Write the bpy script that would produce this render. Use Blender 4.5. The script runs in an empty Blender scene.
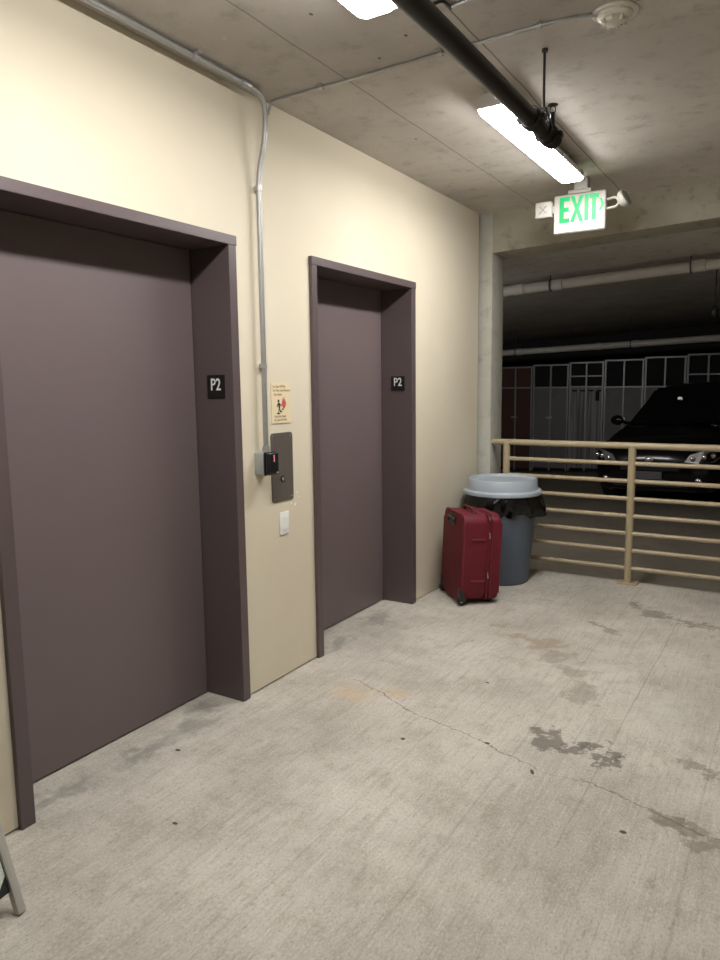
import bpy, bmesh, math, random
from mathutils import Vector, Matrix, Euler
random.seed(7)
S = bpy.context.scene
COL = S.collection
PI = math.pi

# ------------------------------------------------------------------ materials
class NT:
    """small helper around a node tree"""
    def __init__(s, name):
        s.m = bpy.data.materials.new(name); s.m.use_nodes = True
        s.t = s.m.node_tree; s.n = s.t.nodes; s.l = s.t.links
        s.b = s.n['Principled BSDF']
        s.co = s.n.new('ShaderNodeTexCoord')
    def node(s, kind, **kw):
        n = s.n.new(kind)
        for k, v in kw.items(): setattr(n, k, v)
        return n
    def put(s, sock, v):
        if hasattr(v, 'is_output') or isinstance(v, bpy.types.NodeSocket): s.l.new(v, sock)
        else: sock.default_value = v
    def math(s, op, a, b=0.0, c=None, clamp=False):
        n = s.node('ShaderNodeMath', operation=op, use_clamp=clamp)
        s.put(n.inputs[0], a); s.put(n.inputs[1], b)
        if c is not None: s.put(n.inputs[2], c)
        return n.outputs[0]
    def vmath(s, op, a, b=(0, 0, 0)):
        n = s.node('ShaderNodeVectorMath', operation=op)
        s.put(n.inputs[0], a); s.put(n.inputs[1], b)
        return n
    def mapping(s, scale=(1, 1, 1), loc=(0, 0, 0), rot=(0, 0, 0), src=None):
        n = s.node('ShaderNodeMapping')
        n.inputs['Scale'].default_value = scale; n.inputs['Location'].default_value = loc; n.inputs['Rotation'].default_value = rot
        s.l.new(src if src is not None else s.co.outputs['Object'], n.inputs['Vector'])
        return n.outputs[0]
    def noise(s, scale, vec=None, detail=4, rough=.55, col=False):
        n = s.node('ShaderNodeTexNoise')
        n.inputs['Scale'].default_value = scale; n.inputs['Detail'].default_value = detail; n.inputs['Roughness'].default_value = rough
        s.l.new(vec if vec is not None else s.co.outputs['Object'], n.inputs['Vector'])
        return n.outputs['Color'] if col else n.outputs['Fac']
    def ramp(s, f, lo, hi, a=0.0, b=1.0):
        n = s.node('ShaderNodeMapRange', interpolation_type='SMOOTHSTEP')
        s.put(n.inputs[0], f); s.put(n.inputs[1], lo); s.put(n.inputs[2], hi); s.put(n.inputs[3], a); s.put(n.inputs[4], b)
        return n.outputs[0]
    def mix(s, f, a, b, blend='MIX'):
        n = s.node('ShaderNodeMix', data_type='RGBA', blend_type=blend)
        s.put(n.inputs[0], f)
        for i, v in ((6, a), (7, b)):
            if isinstance(v, tuple): v = (*v[:3], 1)
            s.put(n.inputs[i], v)
        return n.outputs[2]
    def bump(s, h, strength=.2, dist=.01):
        n = s.node('ShaderNodeBump'); n.inputs['Strength'].default_value = strength; n.inputs['Distance'].default_value = dist
        s.l.new(h, n.inputs['Height']); s.l.new(n.outputs[0], s.b.inputs['Normal'])
    def base(s, v):
        if isinstance(v, tuple): v = (*v[:3], 1)
        s.put(s.b.inputs['Base Color'], v)
    def set(s, rough=.5, metal=0.0, spec=.5):
        s.put(s.b.inputs['Roughness'], rough); s.put(s.b.inputs['Metallic'], metal); s.b.inputs['Specular IOR Level'].default_value = spec

def srgb(r, g, b):
    f = lambda c: c/12.92 if c <= .04045 else ((c+.055)/1.055)**2.4
    return (f(r/255), f(g/255), f(b/255))

def simple(name, col, rough=.5, metal=0.0, var=.06, scale=14, bump=.0, bscale=120, spec=.5):
    t = NT(name)
    n = t.noise(scale)
    a = tuple(c*(1-var) for c in col); b = tuple(min(1, c*(1+var)) for c in col)
    t.base(t.mix(n, a, b)); t.set(rough, metal, spec)
    if bump: t.bump(t.noise(bscale), bump, .004)
    return t.m

def emit(name, col, strength, base=None):
    t = NT(name); t.base(base or col)
    n = t.noise(8)
    t.put(t.b.inputs['Emission Color'], t.mix(n, tuple(c*.97 for c in col), col))
    t.b.inputs['Emission Strength'].default_value = strength
    return t.m

M = {}
def build_materials():
    # painted masonry wall
    t = NT('cream_wall_paint')
    big = t.noise(.9, detail=3); fine = t.noise(160, detail=2); mid = t.noise(7, detail=5)
    c = t.mix(t.ramp(big, .3, .7), WALL_A, WALL_B)
    sm = t.mapping((1, 3.2, .7))
    sc = t.ramp(t.noise(3.2, sm, 6, .65), .60, .75)
    zz = t.node('ShaderNodeSeparateXYZ'); t.l.new(t.co.outputs['Object'], zz.inputs[0])
    low = t.ramp(zz.outputs[2], .9, .05)
    c = t.mix(t.math('MULTIPLY', t.math('MULTIPLY', sc, low), .22), c, srgb(150, 135, 110))
    # white spackle specks beside the call plate
    spk = 0.0
    for (y, z, r) in ((3.04, .965, .006), (2.985, .915, .006), (3.02, .905, .008), (3.055, .94, .004)):
        d = t.vmath('DISTANCE', t.co.outputs['Object'], (0, y, z)).outputs['Value']
        spk = t.math('MAXIMUM', t.ramp(d, r*1.4, r*.6), spk)
    c = t.mix(spk, c, (.85, .85, .82))
    t.base(c); t.set(.62, 0, .3)
    t.bump(t.math('ADD', t.math('MULTIPLY', fine, .5), t.math('MULTIPLY', mid, .6)), .12, .004)
    M['wall'] = t.m

    # lobby slab: broomed concrete with stains, joint lines and a crack
    t = NT('broomed_concrete_floor')
    P = t.co.outputs['Object']
    broom = t.noise(1, t.mapping((85, 5.5, 1)), 6, .68)
    broom2 = t.noise(1, t.mapping((24, 2.4, 1)), 6, .66)
    speck = t.noise(1, t.mapping((150, 75, 1)), 4, .75)
    grit = t.noise(48, detail=4, rough=.7)
    blot = t.noise(1.5, detail=6, rough=.62)
    blot2 = t.noise(5.5, detail=6, rough=.68)
    sp = t.node('ShaderNodeSeparateXYZ'); t.l.new(P, sp.inputs[0])
    c = t.mix(t.ramp(blot, .32, .68), FL_A, FL_B)
    c = t.mix(t.math('MULTIPLY', t.ramp(blot2, .48, .70), .46), c, srgb(150, 141, 127))
    c = t.mix(t.math('MULTIPLY', t.ramp(broom2, .50, .68), .34), c, srgb(150, 141, 128))
    c = t.mix(t.math('MULTIPLY', t.ramp(broom, .50, .72), .38), c, srgb(138, 129, 117))
    c = t.mix(t.math('MULTIPLY', t.ramp(broom, .46, .28), .34), c, srgb(222, 217, 206))
    mott = t.noise(1, t.mapping((30, 13, 1)), 6, .72)
    c = t.mix(t.math('MULTIPLY', t.ramp(mott, .52, .70), .40), c, srgb(136, 127, 114))
    c = t.mix(t.math('MULTIPLY', t.ramp(mott, .44, .28), .30), c, srgb(222, 216, 205))
    c = t.mix(t.math('MULTIPLY', t.ramp(speck, .53, .66), .46), c, srgb(116, 107, 96))
    c = t.mix(t.math('MULTIPLY', t.ramp(speck, .46, .34), .36), c, srgb(228, 223, 213))
    c = t.mix(t.math('MULTIPLY', t.ramp(grit, .60, .76), .42), c, srgb(132, 123, 111))
    c = t.mix(t.math('MULTIPLY', t.ramp(grit, .40, .27), .35), c, srgb(222, 217, 205))
    wn = t.noise(7, detail=6, rough=.7, col=True)
    sub = t.vmath('SUBTRACT', wn, (.5, .5, .5)).outputs[0]
    sc_ = t.node('ShaderNodeVectorMath', operation='SCALE'); t.l.new(sub, sc_.inputs[0]); sc_.inputs['Scale'].default_value = .42
    W = t.vmath('ADD', P, sc_.outputs[0]).outputs[0]
    fine_ = t.node('ShaderNodeVectorMath', operation='SCALE'); t.l.new(sub, fine_.inputs[0]); fine_.inputs['Scale'].default_value = .10
    W2 = t.vmath('ADD', P, fine_.outputs[0]).outputs[0]
    f3 = t.node('ShaderNodeVectorMath', operation='SCALE'); t.l.new(sub, f3.inputs[0]); f3.inputs['Scale'].default_value = .022
    W3 = t.vmath('ADD', P, f3.outputs[0]).outputs[0]
    def blob(x, y, rx, ry, ang=0, w=W, soft=.35):
        # a ragged patch: distance to an ellipse through wobbling coordinates
        m = t.node('ShaderNodeMapping', vector_type='TEXTURE')
        m.inputs['Location'].default_value = (x, y, 0); m.inputs['Rotation'].default_value = (0, 0, math.radians(ang)); m.inputs['Scale'].default_value = (rx, ry, 1)
        t.l.new(w, m.inputs['Vector'])
        d = t.vmath('LENGTH', t.vmath('MULTIPLY', m.outputs[0], (1, 1, 0)).outputs[0]).outputs['Value']
        return t.ramp(d, 1.0, 1.0-soft)
    def seg(x0, y0, x1, y1, w, src=W2):
        L = math.hypot(x1-x0, y1-y0); d = ((x1-x0)/L, (y1-y0)/L, 0); n = (-d[1], d[0], 0)
        q = t.vmath('SUBTRACT', src, (x0, y0, 0)).outputs[0]
        u = t.vmath('DOT_PRODUCT', q, d).outputs['Value']; v = t.vmath('DOT_PRODUCT', q, n).outputs['Value']
        a = t.ramp(t.math('ABSOLUTE', v), w, w*.4)
        i = t.math('MULTIPLY', t.math('GREATER_THAN', u, 0), t.math('LESS_THAN', u, L))
        return t.math('MULTIPLY', a, i)
    def paint(c, mask, col, k): return t.mix(t.math('MULTIPLY', mask, k), c, col)
    dark = srgb(98, 92, 84)
    for a in ((1.40, 2.90, .055, .10, 0), (1.50, 2.885, .08, .05, 10), (1.57, 2.93, .06, .035, 30), (1.66, 2.88, .06, .05, 0), (1.69, 2.84, .03, .11, -15)):
        c = paint(c, blob(*a), dark, .72)
    for a in ((1.28, 4.48, .035, .16, 46),): c = paint(c, blob(*a), srgb(128, 118, 105), .6)
    for a in ((1.36, 5.08, .05, .06, 0), (1.49, 4.93, .10, .10, 0), (1.58, 4.86, .09, .04, 0)): c = paint(c, blob(*a), srgb(112, 105, 95), .6)
    for a in ((1.86, 4.82, .22, .05, 0), (1.7, 4.84, .2, .03, 0)): c = paint(c, blob(*a), srgb(130, 121, 108), .5)
    for a in ((.90, 4.05, .10, .05, 0), (1.05, 4.02, .12, .09, 30), (.72, 4.20, .08, .05, 0)): c = paint(c, blob(*a), srgb(150, 130, 104), .5)
    for a in ((1.40, 3.44, .09, .17, 20), (1.30, 3.72, .12, .08, 0), (1.17, 3.84, .05, .14, -30)): c = paint(c, blob(*a), srgb(138, 129, 116), .5)
    for a in ((1.97, 2.98, .07, .05, 0), (2.04, 2.93, .05, .05, 0), (1.93, 2.56, .07, .05, 0), (2.07, 2.46, .09, .05, 0), (2.0, 2.55, .1, .04, 0)): c = paint(c, blob(*a), srgb(120, 112, 101), .55)
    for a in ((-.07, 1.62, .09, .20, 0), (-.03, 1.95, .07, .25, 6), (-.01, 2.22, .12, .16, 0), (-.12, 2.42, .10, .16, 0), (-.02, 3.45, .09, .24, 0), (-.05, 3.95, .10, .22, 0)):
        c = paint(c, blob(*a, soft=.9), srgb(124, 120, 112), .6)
    for a in ((.42, 2.90, .16, .10, 10), (.60, 2.99, .12, .07, 0)): c = paint(c, blob(*a, soft=.8), srgb(196, 163, 112), .38)
    for a in ((1.47, 3.79, .22, .16, 0), (1.80, 3.5, .2, .3, 0)): c = paint(c, blob(*a, soft=.9), srgb(205, 203, 196), .35)
    pts = [(.33, 3.04), (.50, 2.985), (.719, 2.877), (.941, 2.805), (1.206, 2.737), (1.429, 2.635)]
    for (a, b) in zip(pts, pts[1:]): c = paint(c, seg(*a, *b, .0042), srgb(92, 84, 75), .65)
    c = paint(c, seg(1.60, 2.66, 2.12, 2.50, .005), srgb(96, 88, 78), .6)
    c = paint(c, seg(1.429, 2.635, 1.62, 2.64, .003), srgb(105, 97, 87), .3)
    c = paint(c, seg(1.640, 2.2, 1.668, 5.0, .005, W3), srgb(115, 107, 96), .32)
    for x, k in ((1.31, .28), (.93, .2), (2.02, .3), (.55, .15), (1.5, .18)):
        c = paint(c, seg(x, .4, x+.012, 5.6, .007, W3), srgb(128, 119, 107), k*.8)
    for a in ((1.427, 2.617, .008, .022, 30), (1.815, 2.397, .014, .011, 0), (.081, 2.039, .016, .010, 0), (1.19, 2.745, .014, .010, 0), (.86, 2.60, .012, .012, 0), (.96, 3.34, .012, .009, 0), (.45, 1.66, .013, .008, 0)):
        c = paint(c, blob(*a, w=P, soft=.3), srgb(58, 50, 43), .9)
    t.base(c); t.set(.78, 0, .25)
    h = t.math('ADD', t.math('MULTIPLY', broom, .9), t.math('ADD', t.math('MULTIPLY', speck, .4), t.math('MULTIPLY', grit, .5)))
    t.bump(h, .42, .006)
    M['floor'] = t.m

    # board-formed concrete of ceiling, beam and column
    def concrete(name, a, b, seams=False, grime=.35):
        t = NT(name)
        n1 = t.noise(1.1, detail=6, rough=.6); n2 = t.noise(9, detail=6, rough=.7); n3 = t.noise(90, detail=3)
        c = t.mix(t.ramp(n1, .3, .7), a, b)
        c = t.mix(t.math('MULTIPLY', t.ramp(n2, .50, .72), grime*1.25), c, tuple(v*.5 for v in a))
        c = t.mix(t.math('MULTIPLY', t.ramp(n2, .36, .24), .4), c, tuple(min(1, v*1.5) for v in b))
        c = t.mix(t.math('MULTIPLY', t.ramp(n3, .62, .75), .25), c, tuple(v*.6 for v in a))
        if seams:
            P = t.co.outputs['Object']
            xs = t.node('ShaderNodeSeparateXYZ'); t.l.new(P, xs.inputs[0])
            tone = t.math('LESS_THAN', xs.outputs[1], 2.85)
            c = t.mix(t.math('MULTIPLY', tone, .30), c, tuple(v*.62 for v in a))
            wz = t.math('MULTIPLY', t.math('SUBTRACT', t.noise(3), .5), .02)
            for x, k, w in ((.455, .55, .006), (1.088, .8, .005)):
                d = t.math('ABSOLUTE', t.math('SUBTRACT', t.math('ADD', xs.outputs[0], wz), x))
                c = t.mix(t.math('MULTIPLY', t.ramp(d, w, w*.4), k), c, tuple(v*.28 for v in a))
            for y, k, w in ((2.86, .6, .008), (1.6, .3, .005)):
                d = t.math('ABSOLUTE', t.math('SUBTRACT', t.math('ADD', xs.outputs[1], wz), y))
                c = t.mix(t.math('MULTIPLY', t.ramp(d, w, w*.4), k), c, tuple(v*.3 for v in a))
            # bug holes and pale scabs
            v = t.node('ShaderNodeTexVoronoi'); v.inputs['Scale'].default_value = 4.3; v.inputs['Randomness'].default_value = 1
            t.l.new(t.mapping((1, .7, 1)), v.inputs['Vector'])
            c = t.mix(t.ramp(v.outputs['Distance'], .040, .018), c, tuple(x*.25 for x in a))
            v = t.node('ShaderNodeTexVoronoi'); v.inputs['Scale'].default_value = 2.6; v.inputs['Randomness'].default_value = 1
            t.l.new(t.mapping((1, .5, 1), (4.2, 1.7, 0)), v.inputs['Vector'])
            c = t.mix(t.math('MULTIPLY', t.ramp(v.outputs['Distance'], .06, .025), .7), c, (.55, .53, .48))
        t.base(c); t.set(.8, 0, .25)
        t.bump(t.math('ADD', n2, t.math('MULTIPLY', n3, .4)), .22, .008)
        return t.m
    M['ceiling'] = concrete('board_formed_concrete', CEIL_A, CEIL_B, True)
    M['beam'] = concrete('raw_beam_concrete', BEAM_A, BEAM_B, grime=.5)
    M['column'] = concrete('raw_column_concrete', COLM_A, COLM_B, grime=.35)
    M['ramp_ceiling'] = concrete('garage_soffit_concrete', RC_A, RC_B, grime=.5)
    M['ramp_floor'] = concrete('garage_ramp_concrete', RF_A, RF_B, grime=.3)
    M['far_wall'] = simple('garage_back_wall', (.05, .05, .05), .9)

    t = NT('brown_door_paint')
    n = t.noise(2.0, detail=3); f = t.noise(220, detail=2)
    t.base(t.mix(n, tuple(v*.95 for v in DOOR), tuple(v*1.05 for v in DOOR))); t.set(.42, .0, .45); t.bump(f, .05, .002)
    M['door'] = t.m
    t = NT('brown_frame_paint')
    n = t.noise(5.0, detail=4)
    t.base(t.mix(n, tuple(v*.94 for v in FRAME), tuple(v*1.06 for v in FRAME))); t.set(.38, .0, .5); t.bump(t.noise(240), .04, .002)
    M['frame'] = t.m
    M['gap'] = simple('dark_gap', (.012, .011, .011), .9)
    M['black_plate'] = simple('black_sign_plastic', (.008, .008, .009), .35)
    M['white_text'] = simple('white_lettering', (.82, .82, .80), .5)
    M['emt'] = simple('galvanised_conduit', (.40, .40, .39), .42, .6, .10, 30)
    M['strap'] = simple('zinc_strap', (.46, .46, .45), .4, .6, .08, 40)
    M['box'] = simple('grey_steel_box', (.40, .42, .41), .45, .35)
    M['reader'] = simple('black_reader_plastic', (.012, .012, .014), .22)
    M['reader_bar'] = emit('red_status_bar', (.7, .22, .26), .22)
    t = NT('brushed_bronze_plate')
    b = t.noise(1, t.mapping((40, 40, 3)), 3); t.base(t.mix(b, (.150, .130, .112), (.19, .168, .148))); t.set(.42, .45); t.bump(b, .04, .002)
    M['plate'] = t.m
    M['screw'] = simple('screw_steel', (.75, .74, .72), .25, .9)
    M['dark_ring'] = simple('dark_button_ring', (.03, .03, .03), .3, .4)
    M['tan_sign'] = simple('tan_sign_face', srgb(226, 210, 175), .5, var=.04)
    M['sign_black'] = simple('sign_black_ink', (.02, .02, .02), .6)
    M['sign_red'] = simple('sign_red_ink', srgb(196, 88, 76), .6)
    M['sign_grey'] = simple('sign_grey_ink', srgb(150, 132, 100), .6)
    M['switch'] = simple('white_switch_plastic', (.82, .81, .78), .35)
    M['white_metal'] = simple('white_fixture_housing', (.72, .71, .68), .4)
    M['cream_plastic'] = simple('cream_plastic', (.70, .66, .58), .45)
    M['lens'] = emit('lit_lamp_lens', (1.0, .98, .95), LAMP, (.9, .9, .88))
    M['fill_lens'] = emit('added_fill_lens', (1.0, .97, .93), 52.0, (.9, .9, .88))  # lens of the fill light added on the ramp side
    M['exit_green'] = emit('lit_green_letters', (.0, .62, .17), .80, (.0, .10, .03))
    M['exit_body'] = simple('exit_sign_housing', (.44, .42, .385), .55)
    M['chrome'] = simple('lamp_reflector', (.85, .85, .85), .15, .9)
    M['clear_lens'] = simple('clear_lamp_lens', (.28, .28, .27), .15)
    M['black_pipe'] = simple('black_steel_pipe', (.018, .016, .016), .38, .1)
    M['coupling'] = simple('grooved_coupling_paint', (.02, .02, .02), .42, .3)
    M['rod'] = simple('threaded_rod_steel', (.05, .045, .045), .5, .5)
    M['white_pipe'] = simple('white_pvc_pipe', (.58, .56, .52), .45, var=.1)
    M['band'] = simple('dark_pipe_band', (.05, .05, .05), .5)
    M['rail'] = simple('beige_rail_paint', srgb(172, 157, 128), .4, var=.06, scale=22)
    M['bin'] = simple('grey_bin_plastic', srgb(84, 94, 108), .45, var=.05, bump=.05)
    M['lid'] = simple('pale_grey_lid_plastic', srgb(166, 175, 185), .4, var=.03)
    M['bag'] = simple('black_bag_plastic', (.004, .004, .0045), .22, bump=.5, bscale=24, spec=.4)
    t = NT('burgundy_suitcase_cloth')
    n = t.noise(6); f = t.noise(420, detail=2)
    t.base(t.mix(n, srgb(86, 16, 29), srgb(110, 23, 38))); t.set(.62, 0, .35); t.bump(f, .18, .002)
    M['case'] = t.m
    M['case_dark'] = simple('dark_burgundy_trim', srgb(58, 10, 19), .5)
    M['case_trim'] = simple('burgundy_piping', srgb(112, 28, 42), .45)
    M['case_black'] = simple('black_luggage_plastic', (.02, .017, .017), .4)
    M['silver'] = simple('silver_zip_pull', (.75, .74, .72), .25, .9)
    M['rubber'] = simple('black_rubber', (.012, .012, .012), .6)
    # parked car and lockers
    M['car_paint'] = simple('black_car_paint', (.006, .006, .007), .16, var=.02)
    M['car_glass'] = simple('dark_car_glass', (.006, .007, .008), .06)
    M['car_trim'] = simple('black_car_trim', (.01, .01, .01), .5)
    M['lamp_glass'] = simple('headlight_glass', (.45, .46, .48), .12, .4, .5, 40)
    M['plate_white'] = simple('licence_plate_paint', (.16, .155, .16), .5)
    M['rim'] = simple('alloy_rim', (.3, .3, .3), .3, .7)
    M['locker_frame'] = simple('grey_locker_steel', (.32, .32, .33), .4, .4)
    M['locker_panel'] = simple('grey_locker_sheet', (.21, .205, .21), .55, .1, .22, 5)
    M['locker_red'] = simple('red_brown_board', (.10, .038, .026), .6, 0, .3, 5)
    M['locker_dark'] = simple('dark_locker_inside', (.015, .015, .016), .8)
    t = NT('ribbed_locker_sheet')
    b = t.noise(1, t.mapping((26, 26, .6)), 3); t.base(t.mix(t.ramp(b, .35, .65), (.13, .13, .13), (.34, .335, .33))); t.set(.5, .2)
    M['locker_rib'] = t.m
    M['sign_steel'] = simple('grey_stand_aluminium', (.52, .51, .48), .4, .35)
    M['board_green'] = simple('pale_green_board', srgb(205, 216, 204), .5)
    M['board_black'] = simple('black_board', (.02, .02, .02), .55)

WALL_A = srgb(213, 203, 181); WALL_B = srgb(219, 210, 190)
FL_A = srgb(172, 166, 156); FL_B = srgb(200, 194, 184)
CEIL_A = srgb(182, 176, 168); CEIL_B = srgb(204, 198, 190)
BEAM_A = srgb(158, 153, 138); BEAM_B = srgb(182, 177, 162)
COLM_A = srgb(170, 169, 158); COLM_B = srgb(192, 191, 181)
RC_A = srgb(182, 178, 171); RC_B = srgb(202, 198, 191)
RF_A = srgb(132, 124, 112); RF_B = srgb(150, 141, 128)
DOOR = srgb(106, 94, 94); FRAME = srgb(90, 78, 79)
LAMP = 79.0
build_materials()

# ------------------------------------------------------------------ mesh helpers
def add_box(bm, x0, x1, y0, y1, z0, z1, bevel=0, seg=2):
    r = bmesh.ops.create_cube(bm, size=1)
    vs = r['verts']
    for v in vs:
        v.co = Vector(((x0+x1)/2+v.co.x*(x1-x0), (y0+y1)/2+v.co.y*(y1-y0), (z0+z1)/2+v.co.z*(z1-z0)))
    if bevel:
        es = list({e for v in vs for e in v.link_edges})
        bmesh.ops.bevel(bm, geom=es, offset=bevel, segments=seg, profile=.5, affect='EDGES')
    return bm
def add_lathe(bm, prof, n=48, M4=None, cap=False):
    """revolve (r, z) profile about z"""
    rings = []
    for r, z in prof:
        if r < 1e-6: rings.append([bm.verts.new((0, 0, z))])
        else: rings.append([bm.verts.new((r*math.cos(2*PI*k/n), r*math.sin(2*PI*k/n), z)) for k in range(n)])
    for a, b in zip(rings, rings[1:]):
        for k in range(n):
            k2 = (k+1) % n
            if len(a) == 1 and len(b) == 1: continue
            if len(a) == 1: bm.faces.new((a[0], b[k2], b[k]))
            elif len(b) == 1: bm.faces.new((a[k], a[k2], b[0]))
            else: bm.faces.new((a[k], a[k2], b[k2], b[k]))
    if M4 is not None:
        bmesh.ops.transform(bm, matrix=M4, verts=[v for r in rings for v in r])
    return bm
def add_tube(bm, pts, r, n=16, cap=True):
    """round tube along a polyline; r a number or a list"""
    pts = [Vector(p) for p in pts]; rings = []
    up = Vector((0, 0, 1)); nrm = None
    for i, p in enumerate(pts):
        t = (pts[min(i+1, len(pts)-1)]-pts[max(i-1, 0)]).normalized()
        if nrm is None:
            a = up if abs(t.z) < .9 else Vector((1, 0, 0))
            nrm = t.cross(a).normalized()
        else:
            nrm = (nrm-t*nrm.dot(t)).normalized()
        b = t.cross(nrm); rr = r[i] if isinstance(r, (list, tuple)) else r
        rings.append([bm.verts.new(p+nrm*rr*math.cos(2*PI*k/n)+b*rr*math.sin(2*PI*k/n)) for k in range(n)])
    for a, b in zip(rings, rings[1:]):
        for k in range(n): bm.faces.new((a[k], a[(k+1) % n], b[(k+1) % n], b[k]))
    if cap:
        bm.faces.new(rings[0]); bm.faces.new(rings[-1])
    return bm
def arc(pts, rad=.05, n=7):
    """round the inner corners of a polyline"""
    pts = [Vector(p) for p in pts]; out = [pts[0]]
    for a, b, c in zip(pts, pts[1:], pts[2:]):
        d1 = (a-b); d2 = (c-b); r = min(rad, d1.length*.49, d2.length*.49)
        p, q = b+d1.normalized()*r, b+d2.normalized()*r
        for k in range(n+1):
            u = k/n; out.append(p*(1-u)**2+b*2*u*(1-u)+q*u*u)
    out.append(pts[-1]); return out
def add_prism(bm, poly, axis, a, b, bevel=0):
    """extrude a polygon given in the two other axes from a to b along axis (0,1,2)"""
    o = [i for i in range(3) if i != axis]
    def mk(u, v, w):
        c = [0, 0, 0]; c[o[0]] = u; c[o[1]] = v; c[axis] = w; return bm.verts.new(c)
    A = [mk(u, v, a) for u, v in poly]; B = [mk(u, v, b) for u, v in poly]
    bm.faces.new(A); bm.faces.new(B[::-1]); n = len(poly)
    for k in range(n): bm.faces.new((A[k], B[k], B[(k+1) % n], A[(k+1) % n]))
    if bevel:
        es = list({e for v in A+B for e in v.link_edges})
        bmesh.ops.bevel(bm, geom=es, offset=bevel, segments=2, profile=.5, affect='EDGES')
    return bm
def add_sphere(bm, c, r, sx=1, sy=1, sz=1, u=20, v=12):
    m = Matrix.Translation(c) @ Matrix.Diagonal((r*sx, r*sy, r*sz, 1))
    bmesh.ops.create_uvsphere(bm, u_segments=u, v_segments=v, radius=1, matrix=m)
    return bm
def rrect(w, h, r, n=6, cx=0, cy=0):
    pts = []
    for (sx, sy, a0) in ((1, 1, 0), (-1, 1, 90), (-1, -1, 180), (1, -1, 270)):
        for k in range(n+1):
            a = math.radians(a0+90*k/n)
            pts.append((cx+sx*(w/2-r)+r*math.cos(a), cy+sy*(h/2-r)+r*math.sin(a)))
    return pts
def obj(name, bm, mat, parent=None, smooth=None, label=None):
    bmesh.ops.recalc_face_normals(bm, faces=bm.faces)
    me = bpy.data.meshes.new(name); bm.to_mesh(me); bm.free()
    me.materials.append(M[mat] if isinstance(mat, str) else mat)
    if smooth is not None:
        for p in me.polygons: p.use_smooth = True
        me.set_sharp_from_angle(angle=math.radians(smooth))
    o = bpy.data.objects.new(name, me); COL.objects.link(o)
    if parent is not None: o.parent = parent
    if label: o['label'] = label
    return o
def B(*a, **k): return add_box(bmesh.new(), *a, **k)
def tag(o, label, cat, group=None, kind=None):
    o['label'] = label; o['category'] = cat
    if group: o['group'] = group
    if kind: o['kind'] = kind
    return o
def thing(name, label, cat, loc=(0, 0, 0), rot=(0, 0, 0), group=None, kind=None):
    o = bpy.data.objects.new(name, None); COL.objects.link(o); o.empty_display_size = .1
    o.location = loc; o.rotation_euler = rot
    return tag(o, label, cat, group, kind)
def copy_tree(o, parent=None):
    c = o.copy(); COL.objects.link(c)
    if parent is not None: c.parent = parent
    for ch in list(o.children): copy_tree(ch, c)
    return c
def text_bm(s, size, M4, depth=.0012, align='LEFT', bold=0.0, sx=1.0):
    cu = bpy.data.curves.new('lettering', 'FONT'); cu.body = s; cu.size = size; cu.extrude = depth; cu.align_x = align; cu.offset = bold
    cu.resolution_u = 3
    o = bpy.data.objects.new('lettering', cu); COL.objects.link(o)
    bpy.context.view_layer.update()
    dg = bpy.context.evaluated_depsgraph_get()
    me = bpy.data.meshes.new_from_object(o.evaluated_get(dg))
    bm = bmesh.new(); bm.from_mesh(me)
    bmesh.ops.transform(bm, matrix=M4 @ Matrix.Diagonal((sx, 1, 1, 1)), verts=bm.verts)
    bpy.data.objects.remove(o); bpy.data.meshes.remove(me); bpy.data.curves.remove(cu)
    return bm
def merge(bm, other):
    me = bpy.data.meshes.new('tmp'); other.to_mesh(me); other.free(); bm.from_mesh(me); bpy.data.meshes.remove(me); return bm
FACE_X = Matrix(((0, 0, 1, 0), (1, 0, 0, 0), (0, 1, 0, 0), (0, 0, 0, 1)))      # text on a face looking along +x
FACE_MY = Matrix(((1, 0, 0, 0), (0, 0, -1, 0), (0, 1, 0, 0), (0, 0, 0, 1)))    # text on a face looking along -y

# ------------------------------------------------------------------ the setting
ZC = 2.8615; YB = 5.574; XR = 4.3; YK = -4.0
def struct(o, label, cat): return tag(o, label, cat, kind='structure')
struct(obj('floor', B(-.45, XR, YK, 5.685, -.30, 0), 'floor'), 'stained broomed concrete slab of the elevator lobby', 'floor')
struct(obj('ceiling', B(-.45, XR, YK, YB, ZC, ZC+.25), 'ceiling'), 'board-formed grey concrete ceiling above the elevator lobby', 'ceiling')
D1 = (1.36, 2.590, 1.415, 2.538); D2 = (3.188, 4.393, 3.236, 4.336)
bm = bmesh.new(); Hf = 2.19
for y0, y1, z0, z1 in ((YK, D1[0]+.01, .008, ZC), (D1[0]+.01, D1[1]-.01, Hf, ZC), (D1[1]-.01, D2[0]+.01, .008, ZC), (D2[0]+.01, D2[1]-.01, Hf, ZC), (D2[1]-.01, 5.545, .006, ZC)):
    add_box(bm, -.30, 0, y0, y1, z0, z1)
struct(obj('wall_left', bm, 'wall'), 'cream painted wall holding both elevator doors', 'wall')
struct(obj('wall_back', B(-.30, XR, YK-.2, YK, 0, ZC), 'wall'), 'cream wall closing the lobby behind the viewer', 'wall')
struct(obj('wall_right', B(XR, XR+.2, YK, YB, 0, ZC), 'wall'), 'cream wall on the far right of the lobby', 'wall')

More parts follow.
